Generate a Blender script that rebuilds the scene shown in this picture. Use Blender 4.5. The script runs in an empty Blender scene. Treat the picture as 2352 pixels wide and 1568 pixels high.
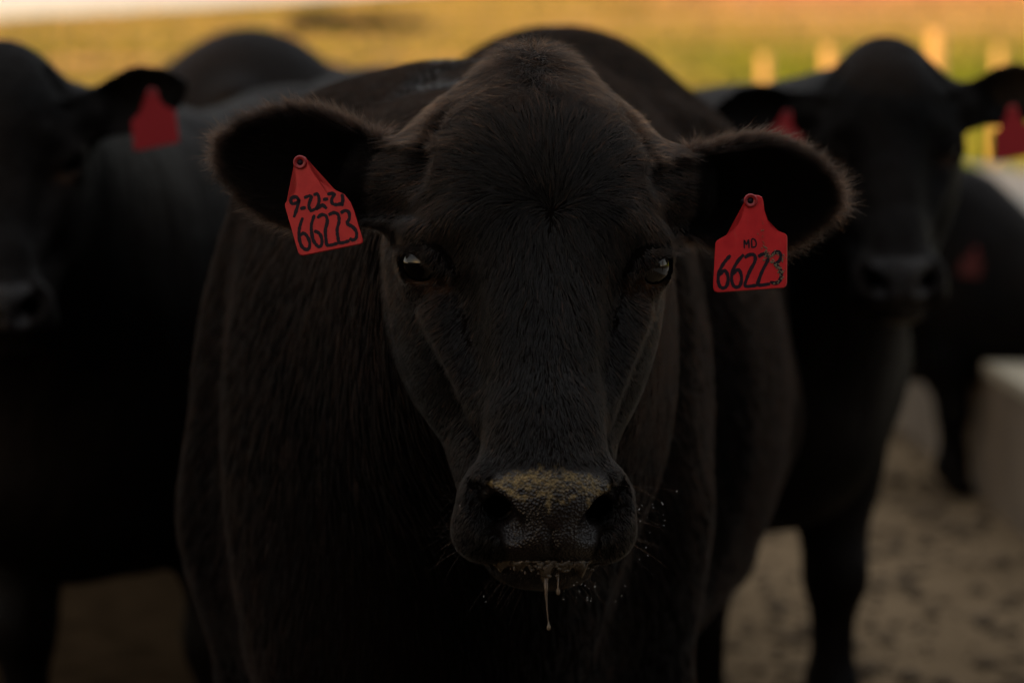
import bpy, math, random
import numpy as np
from mathutils import Vector, Matrix

random.seed(7)
RNG = np.random.default_rng(11)
SC = bpy.context.scene
COL = SC.collection
R = math.radians

# ------------------------------------------------------------------ camera
CAM_H = 1.24
PITCH = R(4.87)
LENS, SENSOR, FW, FH = 105.0, 36.0, 2352.0, 1568.0
FPX = LENS / SENSOR * FW
cam_d = bpy.data.cameras.new('camera')
cam = bpy.data.objects.new('camera', cam_d)
COL.objects.link(cam)
cam.location = (0, 0, CAM_H)
cam.rotation_euler = (math.pi / 2 - PITCH, 0, 0)
cam_d.lens = LENS
cam_d.sensor_width = SENSOR
cam_d.clip_start = 0.05
cam_d.clip_end = 6000
cam_d.dof.use_dof = True
cam_d.dof.focus_distance = 2.60
cam_d.dof.aperture_fstop = 4.2
SC.camera = cam


def at(u, v, Y):
    """point of the place at depth Y (metres along +y) on the sight line through a pixel of the 2352-wide photo"""
    a, b = (u - FW / 2) / FPX, (FH / 2 - v) / FPX
    d = Vector((a, math.cos(PITCH) + b * math.sin(PITCH), -math.sin(PITCH) + b * math.cos(PITCH)))
    return Vector((0, 0, CAM_H)) + d * (Y / d.y)


# ------------------------------------------------------------------ sky, sun, exposure
SUN_EL = R(4.6)
SUN_TRAVEL = R(48)          # heading of the light on the ground, from +y towards +x
tdir = Vector((math.sin(SUN_TRAVEL), math.cos(SUN_TRAVEL), 0))
world = bpy.data.worlds.new('World')
SC.world = world
world.use_nodes = True
wn = world.node_tree.nodes
bg = wn['Background']
sky = wn.new('ShaderNodeTexSky')
sky.sky_type = 'NISHITA'
sky.sun_disc = False
sky.sun_elevation = SUN_EL
sky.sun_rotation = math.atan2(-tdir.x, -tdir.y)
sky.air_density = 1.0
sky.dust_density = 1.5
sky.ozone_density = 1.0
world.node_tree.links.new(sky.outputs[0], bg.inputs[0])
bg.inputs[1].default_value = 0.08
# thin evening cloud veil over the whole sky: cream near the horizon, cooler overhead
wl = world.node_tree.links
wtc = wn.new('ShaderNodeTexCoord')
wsep = wn.new('ShaderNodeSeparateXYZ')
wl.new(wtc.outputs['Generated'], wsep.inputs[0])
wr = wn.new('ShaderNodeValToRGB')
for pos, colr in ((0.0, (1.40, 0.98, 0.56)), (0.05, (1.02, 0.76, 0.48)), (0.14, (0.48, 0.42, 0.37)), (0.40, (0.46, 0.44, 0.44)), (1.0, (0.56, 0.56, 0.62))):
    e = wr.color_ramp.elements[0] if pos == 0 else (wr.color_ramp.elements[1] if pos == 1 else wr.color_ramp.elements.new(pos))
    e.color = (*colr, 1)
wl.new(wsep.outputs['Z'], wr.inputs[0])
wno = wn.new('ShaderNodeTexNoise')
wno.inputs['Scale'].default_value = 2.2
wno.inputs['Detail'].default_value = 5
wmp = wn.new('ShaderNodeMapping')
wmp.inputs['Scale'].default_value = (1, 1, 4)
wl.new(wtc.outputs['Generated'], wmp.inputs[0])
wl.new(wmp.outputs[0], wno.inputs['Vector'])
wmr = wn.new('ShaderNodeMapRange')
wmr.inputs[1].default_value, wmr.inputs[2].default_value = 0.3, 0.7
wmr.inputs[3].default_value, wmr.inputs[4].default_value = 0.70, 1.0
wl.new(wno.outputs['Fac'], wmr.inputs[0])
bg2 = wn.new('ShaderNodeBackground')
wl.new(wr.outputs[0], bg2.inputs[0])
wl.new(wmr.outputs[0], bg2.inputs[1])
wadd = wn.new('ShaderNodeAddShader')
wl.new(bg.outputs[0], wadd.inputs[0])
wl.new(bg2.outputs[0], wadd.inputs[1])
wl.new(wadd.outputs[0], wn['World Output'].inputs[0])
sun_d = bpy.data.lights.new('sun', 'SUN')
sun = bpy.data.objects.new('sun', sun_d)
COL.objects.link(sun)
sun_d.energy = 5.0
sun_d.angle = R(0.5)
sun_d.color = (1.0, 0.60, 0.26)
travel = Vector((tdir.x * math.cos(SUN_EL), tdir.y * math.cos(SUN_EL), -math.sin(SUN_EL)))
sun.rotation_euler = travel.to_track_quat('-Z', 'Y').to_euler()
SC.view_settings.view_transform = 'Standard'
SC.view_settings.look = 'None'
SC.view_settings.gamma = 1.0
SC.view_settings.exposure = 0.35
SC.cycles.use_denoising = True
SC.cycles.max_bounces = 6
SC.cycles_curves.shape = 'RIBBONS'


# ------------------------------------------------------------------ helpers: materials
def mat(name, color=(0.5, 0.5, 0.5), rough=0.8, spec=0.5, **kw):
    m = bpy.data.materials.new(name)
    m.use_nodes = True
    b = m.node_tree.nodes['Principled BSDF']
    b.inputs['Base Color'].default_value = (*color, 1)
    b.inputs['Roughness'].default_value = rough
    b.inputs['Specular IOR Level'].default_value = spec
    for k, v in kw.items():
        b.inputs[k.replace('_', ' ')].default_value = v
    return m


def nodes(m):
    t = m.node_tree
    return t, t.nodes, t.links, t.nodes['Principled BSDF']


def ramp_of(t, src, stops):
    r = t.nodes.new('ShaderNodeValToRGB')
    e = r.color_ramp.elements
    e[0].position, e[0].color = stops[0][0], (*stops[0][1], 1)
    e[1].position, e[1].color = stops[-1][0], (*stops[-1][1], 1)
    for p, c in stops[1:-1]:
        n = e.new(p)
        n.color = (*c, 1)
    t.links.new(src, r.inputs[0])
    return r.outputs[0]


def noise(t, scale, detail=4, rough=0.55, vec=None, stretch=None, coord='Object'):
    tc = t.nodes.new('ShaderNodeTexCoord')
    src = tc.outputs[coord]
    if stretch:
        mp = t.nodes.new('ShaderNodeMapping')
        mp.inputs['Scale'].default_value = stretch
        t.links.new(src, mp.inputs[0])
        src = mp.outputs[0]
    n = t.nodes.new('ShaderNodeTexNoise')
    n.inputs['Scale'].default_value = scale
    n.inputs['Detail'].default_value = detail
    n.inputs['Roughness'].default_value = rough
    t.links.new(src, n.inputs['Vector'])
    return n.outputs['Fac']


def bump(t, b, src, strength, dist):
    bn = t.nodes.new('ShaderNodeBump')
    bn.inputs['Strength'].default_value = strength
    bn.inputs['Distance'].default_value = dist
    t.links.new(src, bn.inputs['Height'])
    t.links.new(bn.outputs[0], b.inputs['Normal'])


def mixc(t, fac, a, b):
    m = t.nodes.new('ShaderNodeMix')
    m.data_type = 'RGBA'
    for s, val in ((m.inputs[0], fac), (m.inputs[6], a), (m.inputs[7], b)):
        if hasattr(val, 'is_linked'):
            t.links.new(val, s)
        elif isinstance(val, tuple):
            s.default_value = (*val, 1)
        else:
            s.default_value = val
    return m.outputs[2]


# ------------------------------------------------------------------ helpers: objects
def mesh_obj(name, verts, faces, material, parent=None, smooth=True):
    me = bpy.data.meshes.new(name)
    me.from_pydata([tuple(map(float, v)) for v in verts], [], faces)
    me.update()
    if smooth:
        me.polygons.foreach_set('use_smooth', [True] * len(me.polygons))
    if material:
        me.materials.append(material)
    o = bpy.data.objects.new(name, me)
    COL.objects.link(o)
    if parent:
        o.parent = parent
    return o


def np_mesh_obj(name, V, Q, material, parent=None):
    """V (n,3), Q (m,4) or (m,3) numpy"""
    k = Q.shape[1]
    me = bpy.data.meshes.new(name)
    me.vertices.add(len(V))
    me.vertices.foreach_set('co', V.astype(np.float32).ravel())
    me.loops.add(Q.size)
    me.loops.foreach_set('vertex_index', Q.astype(np.int32).ravel())
    me.polygons.add(len(Q))
    me.polygons.foreach_set('loop_start', (np.arange(len(Q)) * k).astype(np.int32))
    me.polygons.foreach_set('use_smooth', np.ones(len(Q), bool))
    me.update()
    me.validate()
    if material:
        me.materials.append(material)
    o = bpy.data.objects.new(name, me)
    COL.objects.link(o)
    if parent:
        o.parent = parent
    return o


def empty(name, loc=(0, 0, 0)):
    o = bpy.data.objects.new(name, None)
    COL.objects.link(o)
    o.location = loc
    o.empty_display_size = 0.1
    return o


def tag(o, label=None, cat=None, group=None, kind=None):
    for k, v in (('label', label), ('category', cat), ('group', group), ('kind', kind)):
        if v:
            o[k] = v
    return o


def box_data(sx, sy, sz, c=(0, 0, 0)):
    x, y, z = sx / 2, sy / 2, sz / 2
    v = [(c[0] + a * x, c[1] + b * y, c[2] + d * z) for a in (-1, 1) for b in (-1, 1) for d in (-1, 1)]
    f = [(0, 1, 3, 2), (4, 6, 7, 5), (0, 4, 5, 1), (2, 3, 7, 6), (0, 2, 6, 4), (1, 5, 7, 3)]
    return v, f


def tube(points, radii, n=8, cap=True):
    """verts, faces of a tube along points"""
    V, F = [], []
    P = [Vector(p) for p in points]
    prev = None
    for i, p in enumerate(P):
        d = (P[min(i + 1, len(P) - 1)] - P[max(i - 1, 0)]).normalized()
        ref = prev if prev else (Vector((1, 0, 0)) if abs(d.x) < 0.8 else Vector((0, 1, 0)))
        a = d.cross(ref).normalized()
        b = d.cross(a).normalized()
        prev = a.cross(d)
        for k in range(n):
            t = 2 * math.pi * k / n
            V.append(p + (a * math.cos(t) + b * math.sin(t)) * radii[i])
    for i in range(len(P) - 1):
        for k in range(n):
            F.append((i * n + k, i * n + (k + 1) % n, (i + 1) * n + (k + 1) % n, (i + 1) * n + k))
    if cap:
        F.append(tuple(reversed(range(n))))
        F.append(tuple((len(P) - 1) * n + k for k in range(n)))
    return V, F


# ------------------------------------------------------------------ implicit surfaces (the animals' bodies)
class Field:
    """signed distance on a rectilinear grid; every shape is blended in only near itself"""

    def __init__(self, xs, ys, zs):
        self.ax = [np.asarray(a, np.float32) for a in (xs, ys, zs)]
        self.F = np.full([len(a) for a in self.ax], 1.0, np.float32)

    def _sub(self, lo, hi):
        sl, co = [], []
        for a, l, h in zip(self.ax, lo, hi):
            i, j = np.searchsorted(a, l), np.searchsorted(a, h)
            if j <= i:
                return None, None
            sl.append(slice(i, j))
            co.append(a[i:j])
        return tuple(sl), np.meshgrid(*co, indexing='ij', sparse=True)

    def _mix(self, sl, d, k, op):
        f = self.F[sl]
        if op == 'u':
            h = np.maximum(k - np.abs(f - d), 0) / k
            self.F[sl] = np.minimum(f, d) - h * h * k * 0.25
        else:
            d = -d
            h = np.maximum(k - np.abs(f - d), 0) / k
            self.F[sl] = np.maximum(f, d) + h * h * k * 0.25

    def ell(self, M, c, r, k, op='u'):
        """M: 4x4 frame, c centre and r radii in that frame (metres)"""
        rot = np.array(M.to_3x3().normalized(), np.float32)
        s = abs(M.to_3x3().determinant()) ** (1 / 3)
        r = np.array(r, np.float32) * s
        C = np.array(M @ Vector(c), np.float32)
        e = np.sqrt(((rot * r[None, :]) ** 2).sum(1)) + 1.6 * k
        sl, g = self._sub(C - e, C + e)
        if sl is None:
            return
        q = [g[i] - C[i] for i in range(3)]
        l = [q[0] * rot[0, i] + q[1] * rot[1, i] + q[2] * rot[2, i] for i in range(3)]
        k0 = np.sqrt(sum((l[i] / r[i]) ** 2 for i in range(3)))
        k1 = np.sqrt(sum((l[i] / (r[i] * r[i])) ** 2 for i in range(3)))
        d = k0 * (k0 - 1.0) / np.maximum(k1, 1e-5)
        self._mix(sl, d, k, op)

    def cone(self, M, a, ra, b, rb, k, op='u'):
        s = abs(M.to_3x3().determinant()) ** (1 / 3)
        A, B = np.array(M @ Vector(a), np.float32), np.array(M @ Vector(b), np.float32)
        ra, rb = ra * s, rb * s
        p = 1.6 * k
        lo = np.minimum(A - ra, B - rb) - p
        hi = np.maximum(A + ra, B + rb) + p
        sl, g = self._sub(lo, hi)
        if sl is None:
            return
        ba = B - A
        bb = float((ba * ba).sum()) + 1e-9
        q = [g[i] - A[i] for i in range(3)]
        h = np.clip((q[0] * ba[0] + q[1] * ba[1] + q[2] * ba[2]) / bb, 0, 1)
        d = np.sqrt(sum((q[i] - h * ba[i]) ** 2 for i in range(3))) - (ra + (rb - ra) * h)
        self._mix(sl, d, k, op)

    def func(self, M, c, rad, fn, k, op='u'):
        s = abs(M.to_3x3().determinant()) ** (1 / 3)
        C = np.array(M @ Vector(c), np.float32)
        e = rad * s + 1.6 * k
        sl, g = self._sub(C - e, C + e)
        if sl is None:
            return
        inv = np.array(M.inverted(), np.float32)
        l = [inv[i, 0] * g[0] + inv[i, 1] * g[1] + inv[i, 2] * g[2] + inv[i, 3] for i in range(3)]
        self._mix(sl, fn(*l) * s, k, op)

    def nets(self):
        F, ax = self.F, self.ax
        ins = F < 0
        nx, ny, nz = (n - 1 for n in F.shape)
        cnt = np.zeros((nx, ny, nz), np.uint8)
        for a in (0, 1):
            for b in (0, 1):
                for c in (0, 1):
                    cnt += ins[a:nx + a, b:ny + b, c:nz + c]
        I, J, K = np.nonzero((cnt > 0) & (cnt < 8))
        idx = np.full((nx, ny, nz), -1, np.int32)
        idx[I, J, K] = np.arange(len(I))
        acc = np.zeros((len(I), 3), np.float64)
        num = np.zeros(len(I))
        offs = [(0, 0, 0), (1, 0, 0), (0, 1, 0), (1, 1, 0), (0, 0, 1), (1, 0, 1), (0, 1, 1), (1, 1, 1)]
        vals = [F[I + o[0], J + o[1], K + o[2]] for o in offs]
        poss = [np.stack([ax[0][I + o[0]], ax[1][J + o[1]], ax[2][K + o[2]]], 1) for o in offs]
        for p in range(8):
            for q in range(p + 1, 8):
                if sum(abs(offs[p][i] - offs[q][i]) for i in range(3)) != 1:
                    continue
                f0, f1 = vals[p], vals[q]
                m = (f0 < 0) != (f1 < 0)
                t = np.where(m, f0 / np.where(m, f0 - f1, 1), 0)[:, None]
                acc += np.where(m[:, None], poss[p] + (poss[q] - poss[p]) * t, 0)
                num += m
        V = acc / num[:, None]
        quads = []
        for axis in range(3):
            sl0 = [slice(1, -1)] * 3
            sl0[axis] = slice(0, -1)
            sl1 = list(sl0)
            sl1[axis] = slice(1, None)
            a, b = ins[tuple(sl0)], ins[tuple(sl1)]
            E = np.nonzero(a != b)
            flip = a[E]
            e = [x + (0 if i == axis else 1) for i, x in enumerate(E)]
            o1, o2 = [(1, 2), (2, 0), (0, 1)][axis]

            def cell(d1, d2):
                c = list(e)
                c[o1] = c[o1] - d1
                c[o2] = c[o2] - d2
                return idx[c[0], c[1], c[2]]
            q = np.stack([cell(1, 1), cell(0, 1), cell(0, 0), cell(1, 0)], 1)
            q[~flip] = q[~flip][:, ::-1]
            quads.append(q)
        Q = np.concatenate(quads)
        Q = Q[(Q >= 0).all(1)]
        return V, Q


def grid_axis(lo, hi, coarse, fine=None):
    """coordinates from lo to hi; fine = (a, b, step) is denser"""
    if not fine:
        return np.arange(lo, hi + coarse, coarse)
    a, b, st = fine
    parts = [np.arange(a, b, st)]
    x, s, left = a, st, []
    while x > lo:
        s = min(coarse, s * 1.25)
        x -= s
        left.append(x)
    x, s, right = parts[0][-1], st, []
    while x < hi:
        s = min(coarse, s * 1.25)
        x += s
        right.append(x)
    return np.concatenate([left[::-1], parts[0], right])


# ------------------------------------------------------------------ the cow: all measures of the head in cm, of the body in m
EAR_L = 17.0
EAR_K = [(-0.4, 2.6), (0.0, 3.0), (0.2, 3.6), (0.4, 4.6), (0.56, 5.15), (0.70, 4.8), (0.82, 3.9), (0.92, 2.6), (1.0, 1.1), (1.05, 0.2)]


def ear_half(l):
    return np.interp(l / EAR_L, [a for a, b in EAR_K], [b for a, b in EAR_K]).astype(np.float32)


def ear_sdf(l, n, t, th=0.48):
    """ear in its own frame: l along the ear, n towards the back, t up the blade"""
    hw = ear_half(l)
    depth = np.interp(l / EAR_L, [0, 0.3, 0.7, 1.0], [3.2, 2.6, 1.5, 0.5]).astype(np.float32)
    q = np.clip(t / np.maximum(hw, 0.3), -1.3, 1.3)
    n0 = depth * (1 - q * q)
    slope = 2 * depth * q / np.maximum(hw, 0.6)
    sheet = np.abs(n - n0) / np.sqrt(1 + slope * slope) - th
    edge = (np.abs(t) - hw) * 0.75
    ends = np.maximum(l - EAR_L * 1.03, -2.5 - l)
    d = np.maximum(np.maximum(sheet, edge), ends)
    return d


def ear_frame(H, side, ear):
    """frame of one ear from its up-tilt and sweep"""
    up, back, twist = ear
    el = Vector((side * math.cos(up) * math.cos(back), math.sin(back), math.sin(up) * math.cos(back))).normalized()
    et = Vector((0, 0, 1))
    et = (et - el * et.dot(el)).normalized()
    et = Matrix.Rotation(twist * side, 3, el) @ et
    en = el.cross(et).normalized()
    if en.y < 0:
        en = -en
    m = Matrix.Identity(4)
    for i in range(3):
        m[i][0], m[i][1], m[i][2] = el[i], en[i], et[i]
    m[0][3], m[1][3], m[2][3] = side * 11.0, 3.2, 6.6
    return H @ m


def head_shapes(f, H, ears, th=0.48):
    """f Field, H head frame with 0.01 scale (cm to m)"""
    E = lambda c, r, k, op='u': f.ell(H, c, r, k * 0.01, op)
    C = lambda a, ra, b, rb, k, op='u': f.cone(H, a, ra, b, rb, k * 0.01, op)
    E((0, 2, 6.0), (10.4, 8.4, 10.5), 3)
    E((0, 0.2, 5.2), (10.3, 5.6, 8.8), 3)
    if th > 0.5:
        E((0, 3.8, 13.6), (6.2, 4.8, 5.2), 4)
    else:
        E((0, 3.2, 14.1), (2.6, 3.6, 4.6), 4)
    for s in (-1, 1):
        C((0, 4.4, 13.7), 3.5, (s * 12.2, 4.6, 7.7), 2.8, 3)
        C((s * 8, 5, 6.0), 4.2, (s * 13.0, 4.8, 6.8), 2.8, 2.5)
    C((0, 0.0, 3), 7.4, (0, -8.0, -14.5), 4.9, 3)
    C((0, -8.6, -14), 4.7, (0, -10.4, -19), 5.2, 2)
    E((0, -9.2, -20.8), (7.3, 6.2, 5.4), 2.2)
    for s in (-1, 1):
        E((s * 4.6, -11.0, -20.6), (2.9, 3.6, 3.7), 1.2)
        E((s * 5.2, -9.0, -23.0), (2.7, 4.2, 2.6), 1.4)
    E((0, -10.6, -23.2), (5.6, 5.0, 2.5), 1.2)
    E((0, -8.3, -26.0), (4.4, 4.4, 2.0), 0.5)
    for s in (-1, 1):
        C((s * 4.4, 7.5, -8), 5.3, (s * 2.2, -5, -23.5), 3.5, 2)
        E((s * 6.2, 5.0, -5.0), (4.9, 8.0, 10.0), 2.5)
        E((s * 8.9, 0.4, 0.3), (3.3, 3.4, 3.7), 1.8)
        C((s * 10.4, -1.6, 2.5), 1.25, (s * 6.6, -4.0, 4.2), 1.5, 1.6)
        C((s * 8.3, -2.0, -4.2), 1.9, (s * 5.0, -6.4, -13.0), 1.3, 1.6)
        C((s * 7.1, -6.3, -2.4), 0.75, (s * 6.2, -8.3, -8.6), 0.5, 2.4, 's')
        C((s * 6.9, 1.0, 13.6), 0.6, (s * 10.4, -1.2, 7.8), 0.85, 1.6, 's')
        # eyelids: a socket bulge, the opening, the heavy upper lid
        E((s * 9.75, -1.35, 0.0), (2.55, 2.55, 2.55), 0.7)
        n = Vector((s * 0.72, -0.68, 0.08)).normalized()
        a = Vector((-s * 0.60, -0.66, -0.46))
        a = (a - n * a.dot(n)).normalized()
        b = n.cross(a)
        m = Matrix.Identity(4)
        for i in range(3):
            m[i][0], m[i][1], m[i][2] = a[i], n[i], b[i]
        p = Vector((s * 9.75, -1.35, -0.42)) + n * 1.7
        m[0][3], m[1][3], m[2][3] = p
        f.ell(H @ m, (0.1, 0, 0) if b.z < 0 else (0.1, 0, 0), (2.0, 1.5, 1.12), 0.0025, 's')
        C((s * 11.7, 0.1, 0.85), 0.85, (s * 9.35, -3.45, 0.70), 0.85, 0.6)
        C((s * 9.35, -3.45, 0.70), 0.80, (s * 7.9, -3.95, -0.8), 0.5, 0.6)
        # nostril: slanting comma
        C((s * 6.3, -12.2, -18.5), 0.50, (s * 5.7, -13.6, -19.4), 0.85, 0.4, 's')
        C((s * 5.7, -13.6, -19.4), 0.85, (s * 4.6, -14.4, -20.8), 1.25, 0.4, 's')
        C((s * 4.6, -14.4, -20.8), 1.25, (s * 3.5, -15.0, -22.2), 1.30, 0.4, 's')
        C((s * 4.4, -14.0, -21.2), 1.3, (s * 4.0, -10.6, -20.2), 1.2, 0.5, 's')
        C((s * 5.6, -14.6, -22.3), 0.5, (s * 6.4, -12.8, -20.0), 0.5, 0.9, 's')
        f.func(ear_frame(H, s, ears[0 if s < 0 else 1]), (8, 1.5, 0), 13, lambda l, n, t: ear_sdf(l, n, t, th), 0.018)
    # mouth line
    for s in (-1, 1):
        C((0, -13.6, -24.75), 0.35, (s * 4.6, -10.5, -24.9), 0.35, 0.5, 's')
        C((s * 4.6, -10.5, -24.9), 0.35, (s * 6.2, -5.0, -24.0), 0.3, 0.5, 's')
    # chin groove and philtrum
    C((0, -15.6, -22.2), 0.2, (0, -14.9, -24.4), 0.25, 0.5, 's')


def body_shapes(f, B, neck_to, throat, p):
    """B body frame (m): origin on the ground below the withers, +y towards the tail"""
    w = p.get('wide', 1.0)
    E = lambda c, r, k, op='u': f.ell(B, c, r, k, op)
    C = lambda a, ra, b, rb, k, op='u': f.cone(B, a, ra, b, rb, k, op)
    E((0, 0.66, 0.80), (0.385 * w, 0.76, 0.41), 0.10)
    E((0, 0.05, 0.80), (0.25 * w, 0.42, 0.38), 0.10)
    C((0, 0.02, 1.06), 0.11, (0, 0.75, 1.09), 0.13, 0.12)
    C((0, 0.75, 1.10), 0.13, (0, 1.25, 1.12), 0.16, 0.12)
    E((0, 1.22, 0.95), (0.29 * w, 0.36, 0.33), 0.12)
    E((0, -0.24, 0.66), (0.17, 0.22, 0.20), 0.12)
    Bi = B.inverted()
    N0 = Bi @ neck_to
    T0 = Bi @ throat
    C((0, 0.02, 0.98), 0.25, tuple(N0), 0.115, 0.12)
    C((0, -0.05, 0.80), 0.26, tuple(T0), 0.10, 0.12)
    C((0, -0.20, 0.62), 0.10, tuple(T0 * 0.75 + Vector((0, -0.20, 0.62)) * 0.25), 0.05, 0.12)
    for s in (-1, 1):
        E((s * 0.145 * w, 0.06, 0.88), (0.11, 0.21, 0.31), 0.08)
        C((s * 0.17 * w, -0.06, 0.72), 0.12, (s * 0.185 * w, 0.02, 0.52), 0.085, 0.08)
        C((s * 0.185 * w, 0.02, 0.52), 0.085, (s * 0.18 * w, -0.015, 0.33), 0.056, 0.05)
        E((s * 0.18 * w, -0.022, 0.325), (0.058, 0.062, 0.070), 0.03)
        C((s * 0.18 * w, -0.01, 0.30), 0.046, (s * 0.18 * w, 0.0, 0.13), 0.040, 0.03)
        E((s * 0.18 * w, 0.0, 0.115), (0.050, 0.056, 0.050), 0.03)
        C((s * 0.18 * w, -0.005, 0.11), 0.040, (s * 0.18 * w, -0.045, 0.055), 0.048, 0.03)
        for t in (-1, 1):
            C((s * 0.18 * w + t * 0.026, -0.03, 0.045), 0.036, (s * 0.18 * w + t * 0.022, -0.085, 0.028), 0.024, 0.012)
        E((s * 0.21, 0.98, 1.08), (0.09, 0.13, 0.09), 0.10)
        E((s * 0.20 * w, 1.28, 0.86), (0.15, 0.27, 0.30), 0.10)
        C((s * 0.21 * w, 1.20, 0.70), 0.17, (s * 0.215 * w, 1.36, 0.50), 0.09, 0.08)
        C((s * 0.215 * w, 1.36, 0.50), 0.085, (s * 0.21 * w, 1.50, 0.42), 0.055, 0.05)
        C((s * 0.21 * w, 1.49, 0.42), 0.052, (s * 0.21 * w, 1.44, 0.13), 0.042, 0.03)
        C((s * 0.21 * w, 1.44, 0.12), 0.048, (s * 0.21 * w, 1.40, 0.05), 0.050, 0.03)
        for t in (-1, 1):
            C((s * 0.21 * w + t * 0.026, 1.41, 0.042), 0.034, (s * 0.21 * w + t * 0.022, 1.355, 0.028), 0.024, 0.012)
        if 'dust' in p:
            C((s * 0.275, -0.10, 1.08), 0.012, (s * 0.255, -0.26, 0.66), 0.016, 0.09, 's')
        C((s * 0.31, 0.26, 0.95), 0.03, (s * 0.30, 0.20, 0.58), 0.03, 0.08, 's')
    C((0, 1.52, 1.12), 0.05, (0, 1.60, 0.80), 0.028, 0.06)
    C((0, 1.60, 0.80), 0.028, (0, 1.60, 0.40), 0.020, 0.02)
    E((0, 1.60, 0.33), (0.045, 0.045, 0.12), 0.03)


def frame(loc, yaw=0, pitch=0, roll=0, scale=1.0):
    return (Matrix.Translation(loc) @ Matrix.Rotation(yaw, 4, 'Z') @ Matrix.Rotation(pitch, 4, 'X')
            @ Matrix.Rotation(roll, 4, 'Y') @ Matrix.Diagonal((scale, scale, scale, 1)))


# ---- materials of the animals
def hide_material(name='black_hide', spec=0.0, rough=0.95, folds=2.0, brown=1.0):
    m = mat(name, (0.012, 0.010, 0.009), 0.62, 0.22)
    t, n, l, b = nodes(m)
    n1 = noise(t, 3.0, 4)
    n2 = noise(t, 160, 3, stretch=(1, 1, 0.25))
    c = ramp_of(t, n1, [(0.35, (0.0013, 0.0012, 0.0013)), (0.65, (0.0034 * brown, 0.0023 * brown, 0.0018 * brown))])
    at_ = n.new('ShaderNodeAttribute')
    at_.attribute_name = 'bare'
    sep = n.new('ShaderNodeSeparateColor')
    l.new(at_.outputs['Color'], sep.inputs[0])
    nb = noise(t, 90, 5, 0.7)
    nose = ramp_of(t, nb, [(0.3, (0.004, 0.003, 0.003)), (0.7, (0.010, 0.0065, 0.006))])
    c = mixc(t, sep.outputs[0], c, nose)
    # dried feed dust on the nose, tan skin round the eyes
    nd = noise(t, 130, 7, 0.8)
    ad = n.new('ShaderNodeMath')
    ad.operation = 'MULTIPLY_ADD'
    l.new(nd, ad.inputs[0])
    ad.inputs[1].default_value = 1.6
    l.new(sep.outputs[1], ad.inputs[2])
    dm = n.new('ShaderNodeMapRange')
    dm.inputs[1].default_value = 1.25
    dm.inputs[2].default_value = 1.50
    l.new(ad.outputs[0], dm.inputs[0])
    dust = ramp_of(t, noise(t, 320, 4), [(0.35, (0.036, 0.028, 0.015)), (0.65, (0.19, 0.135, 0.060))])
    c = mixc(t, dm.outputs[0], c, dust)
    tan = ramp_of(t, noise(t, 120, 4), [(0.35, (0.016, 0.010, 0.007)), (0.65, (0.075, 0.038, 0.020))])
    c = mixc(t, sep.outputs[2], c, tan)
    l.new(c, b.inputs['Base Color'])
    ro = n.new('ShaderNodeMapRange')
    l.new(sep.outputs[0], ro.inputs[0])
    ro.inputs[3].default_value = rough
    ro.inputs[4].default_value = 0.28
    rd = n.new('ShaderNodeMath')
    rd.operation = 'MAXIMUM'
    l.new(ro.outputs[0], rd.inputs[0])
    dd = n.new('ShaderNodeMath')
    dd.operation = 'MULTIPLY'
    dd.inputs[1].default_value = 0.85
    l.new(dm.outputs[0], dd.inputs[0])
    l.new(dd.outputs[0], rd.inputs[1])
    l.new(rd.outputs[0], b.inputs['Roughness'])
    # fine hair relief on the coat, pebbles on the bare nose
    vor = n.new('ShaderNodeTexVoronoi')
    vor.inputs['Scale'].default_value = 420
    tc = n.new('ShaderNodeTexCoord')
    l.new(tc.outputs['Object'], vor.inputs['Vector'])
    hm = n.new('ShaderNodeMix')
    l.new(sep.outputs[0], hm.inputs[0])
    l.new(n2, hm.inputs[2])
    l.new(vor.outputs['Distance'], hm.inputs[3])
    n3 = noise(t, 9.0, 5, 0.6, stretch=(1.6, 1.6, 0.45))
    hs = n.new('ShaderNodeMath')
    hs.operation = 'MULTIPLY_ADD'
    l.new(n3, hs.inputs[0])
    hs.inputs[1].default_value = folds
    l.new(hm.outputs[0], hs.inputs[2])
    # bare skin gets less of the broad folds
    bump(t, b, hs.outputs[0], 0.5, 0.003)
    sp = n.new('ShaderNodeMapRange')
    l.new(sep.outputs[0], sp.inputs[0])
    sp.inputs[3].default_value = spec
    sp.inputs[4].default_value = 0.26
    l.new(sp.outputs[0], b.inputs['Specular IOR Level'])
    b.inputs['Sheen Weight'].default_value = 0.0
    b.inputs['Sheen Roughness'].default_value = 0.45
    b.inputs['Sheen Tint'].default_value = (0.75, 0.62, 0.52, 1)
    return m


def hair_material(name, color, rough=0.30, ior=1.38):
    m = bpy.data.materials.new(name)
    m.use_nodes = True
    t = m.node_tree
    t.nodes.remove(t.nodes['Principled BSDF'])
    h = t.nodes.new('ShaderNodeBsdfHairPrincipled')
    h.parametrization = 'COLOR'
    h.inputs['Color'].default_value = (*color, 1)
    h.inputs['Roughness'].default_value = rough
    h.inputs['IOR'].default_value = 1.38
    h.inputs['Radial Roughness'].default_value = 0.45
    h.inputs['Random Roughness'].default_value = 0.4
    info = t.nodes.new('ShaderNodeHairInfo')
    c = ramp_of(t, info.outputs['Random'], [(0.0, tuple(x * 0.5 for x in color)), (0.6, color), (0.85, (color[0] * 2.4, color[1] * 1.9, color[2] * 1.5)), (1.0, (color[0] * 5.5, color[1] * 3.6, color[2] * 2.6))])
    t.links.new(c, h.inputs['Color'])
    h.inputs['IOR'].default_value = ior
    t.links.new(h.outputs[0], t.nodes['Material Output'].inputs[0])
    return m


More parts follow.
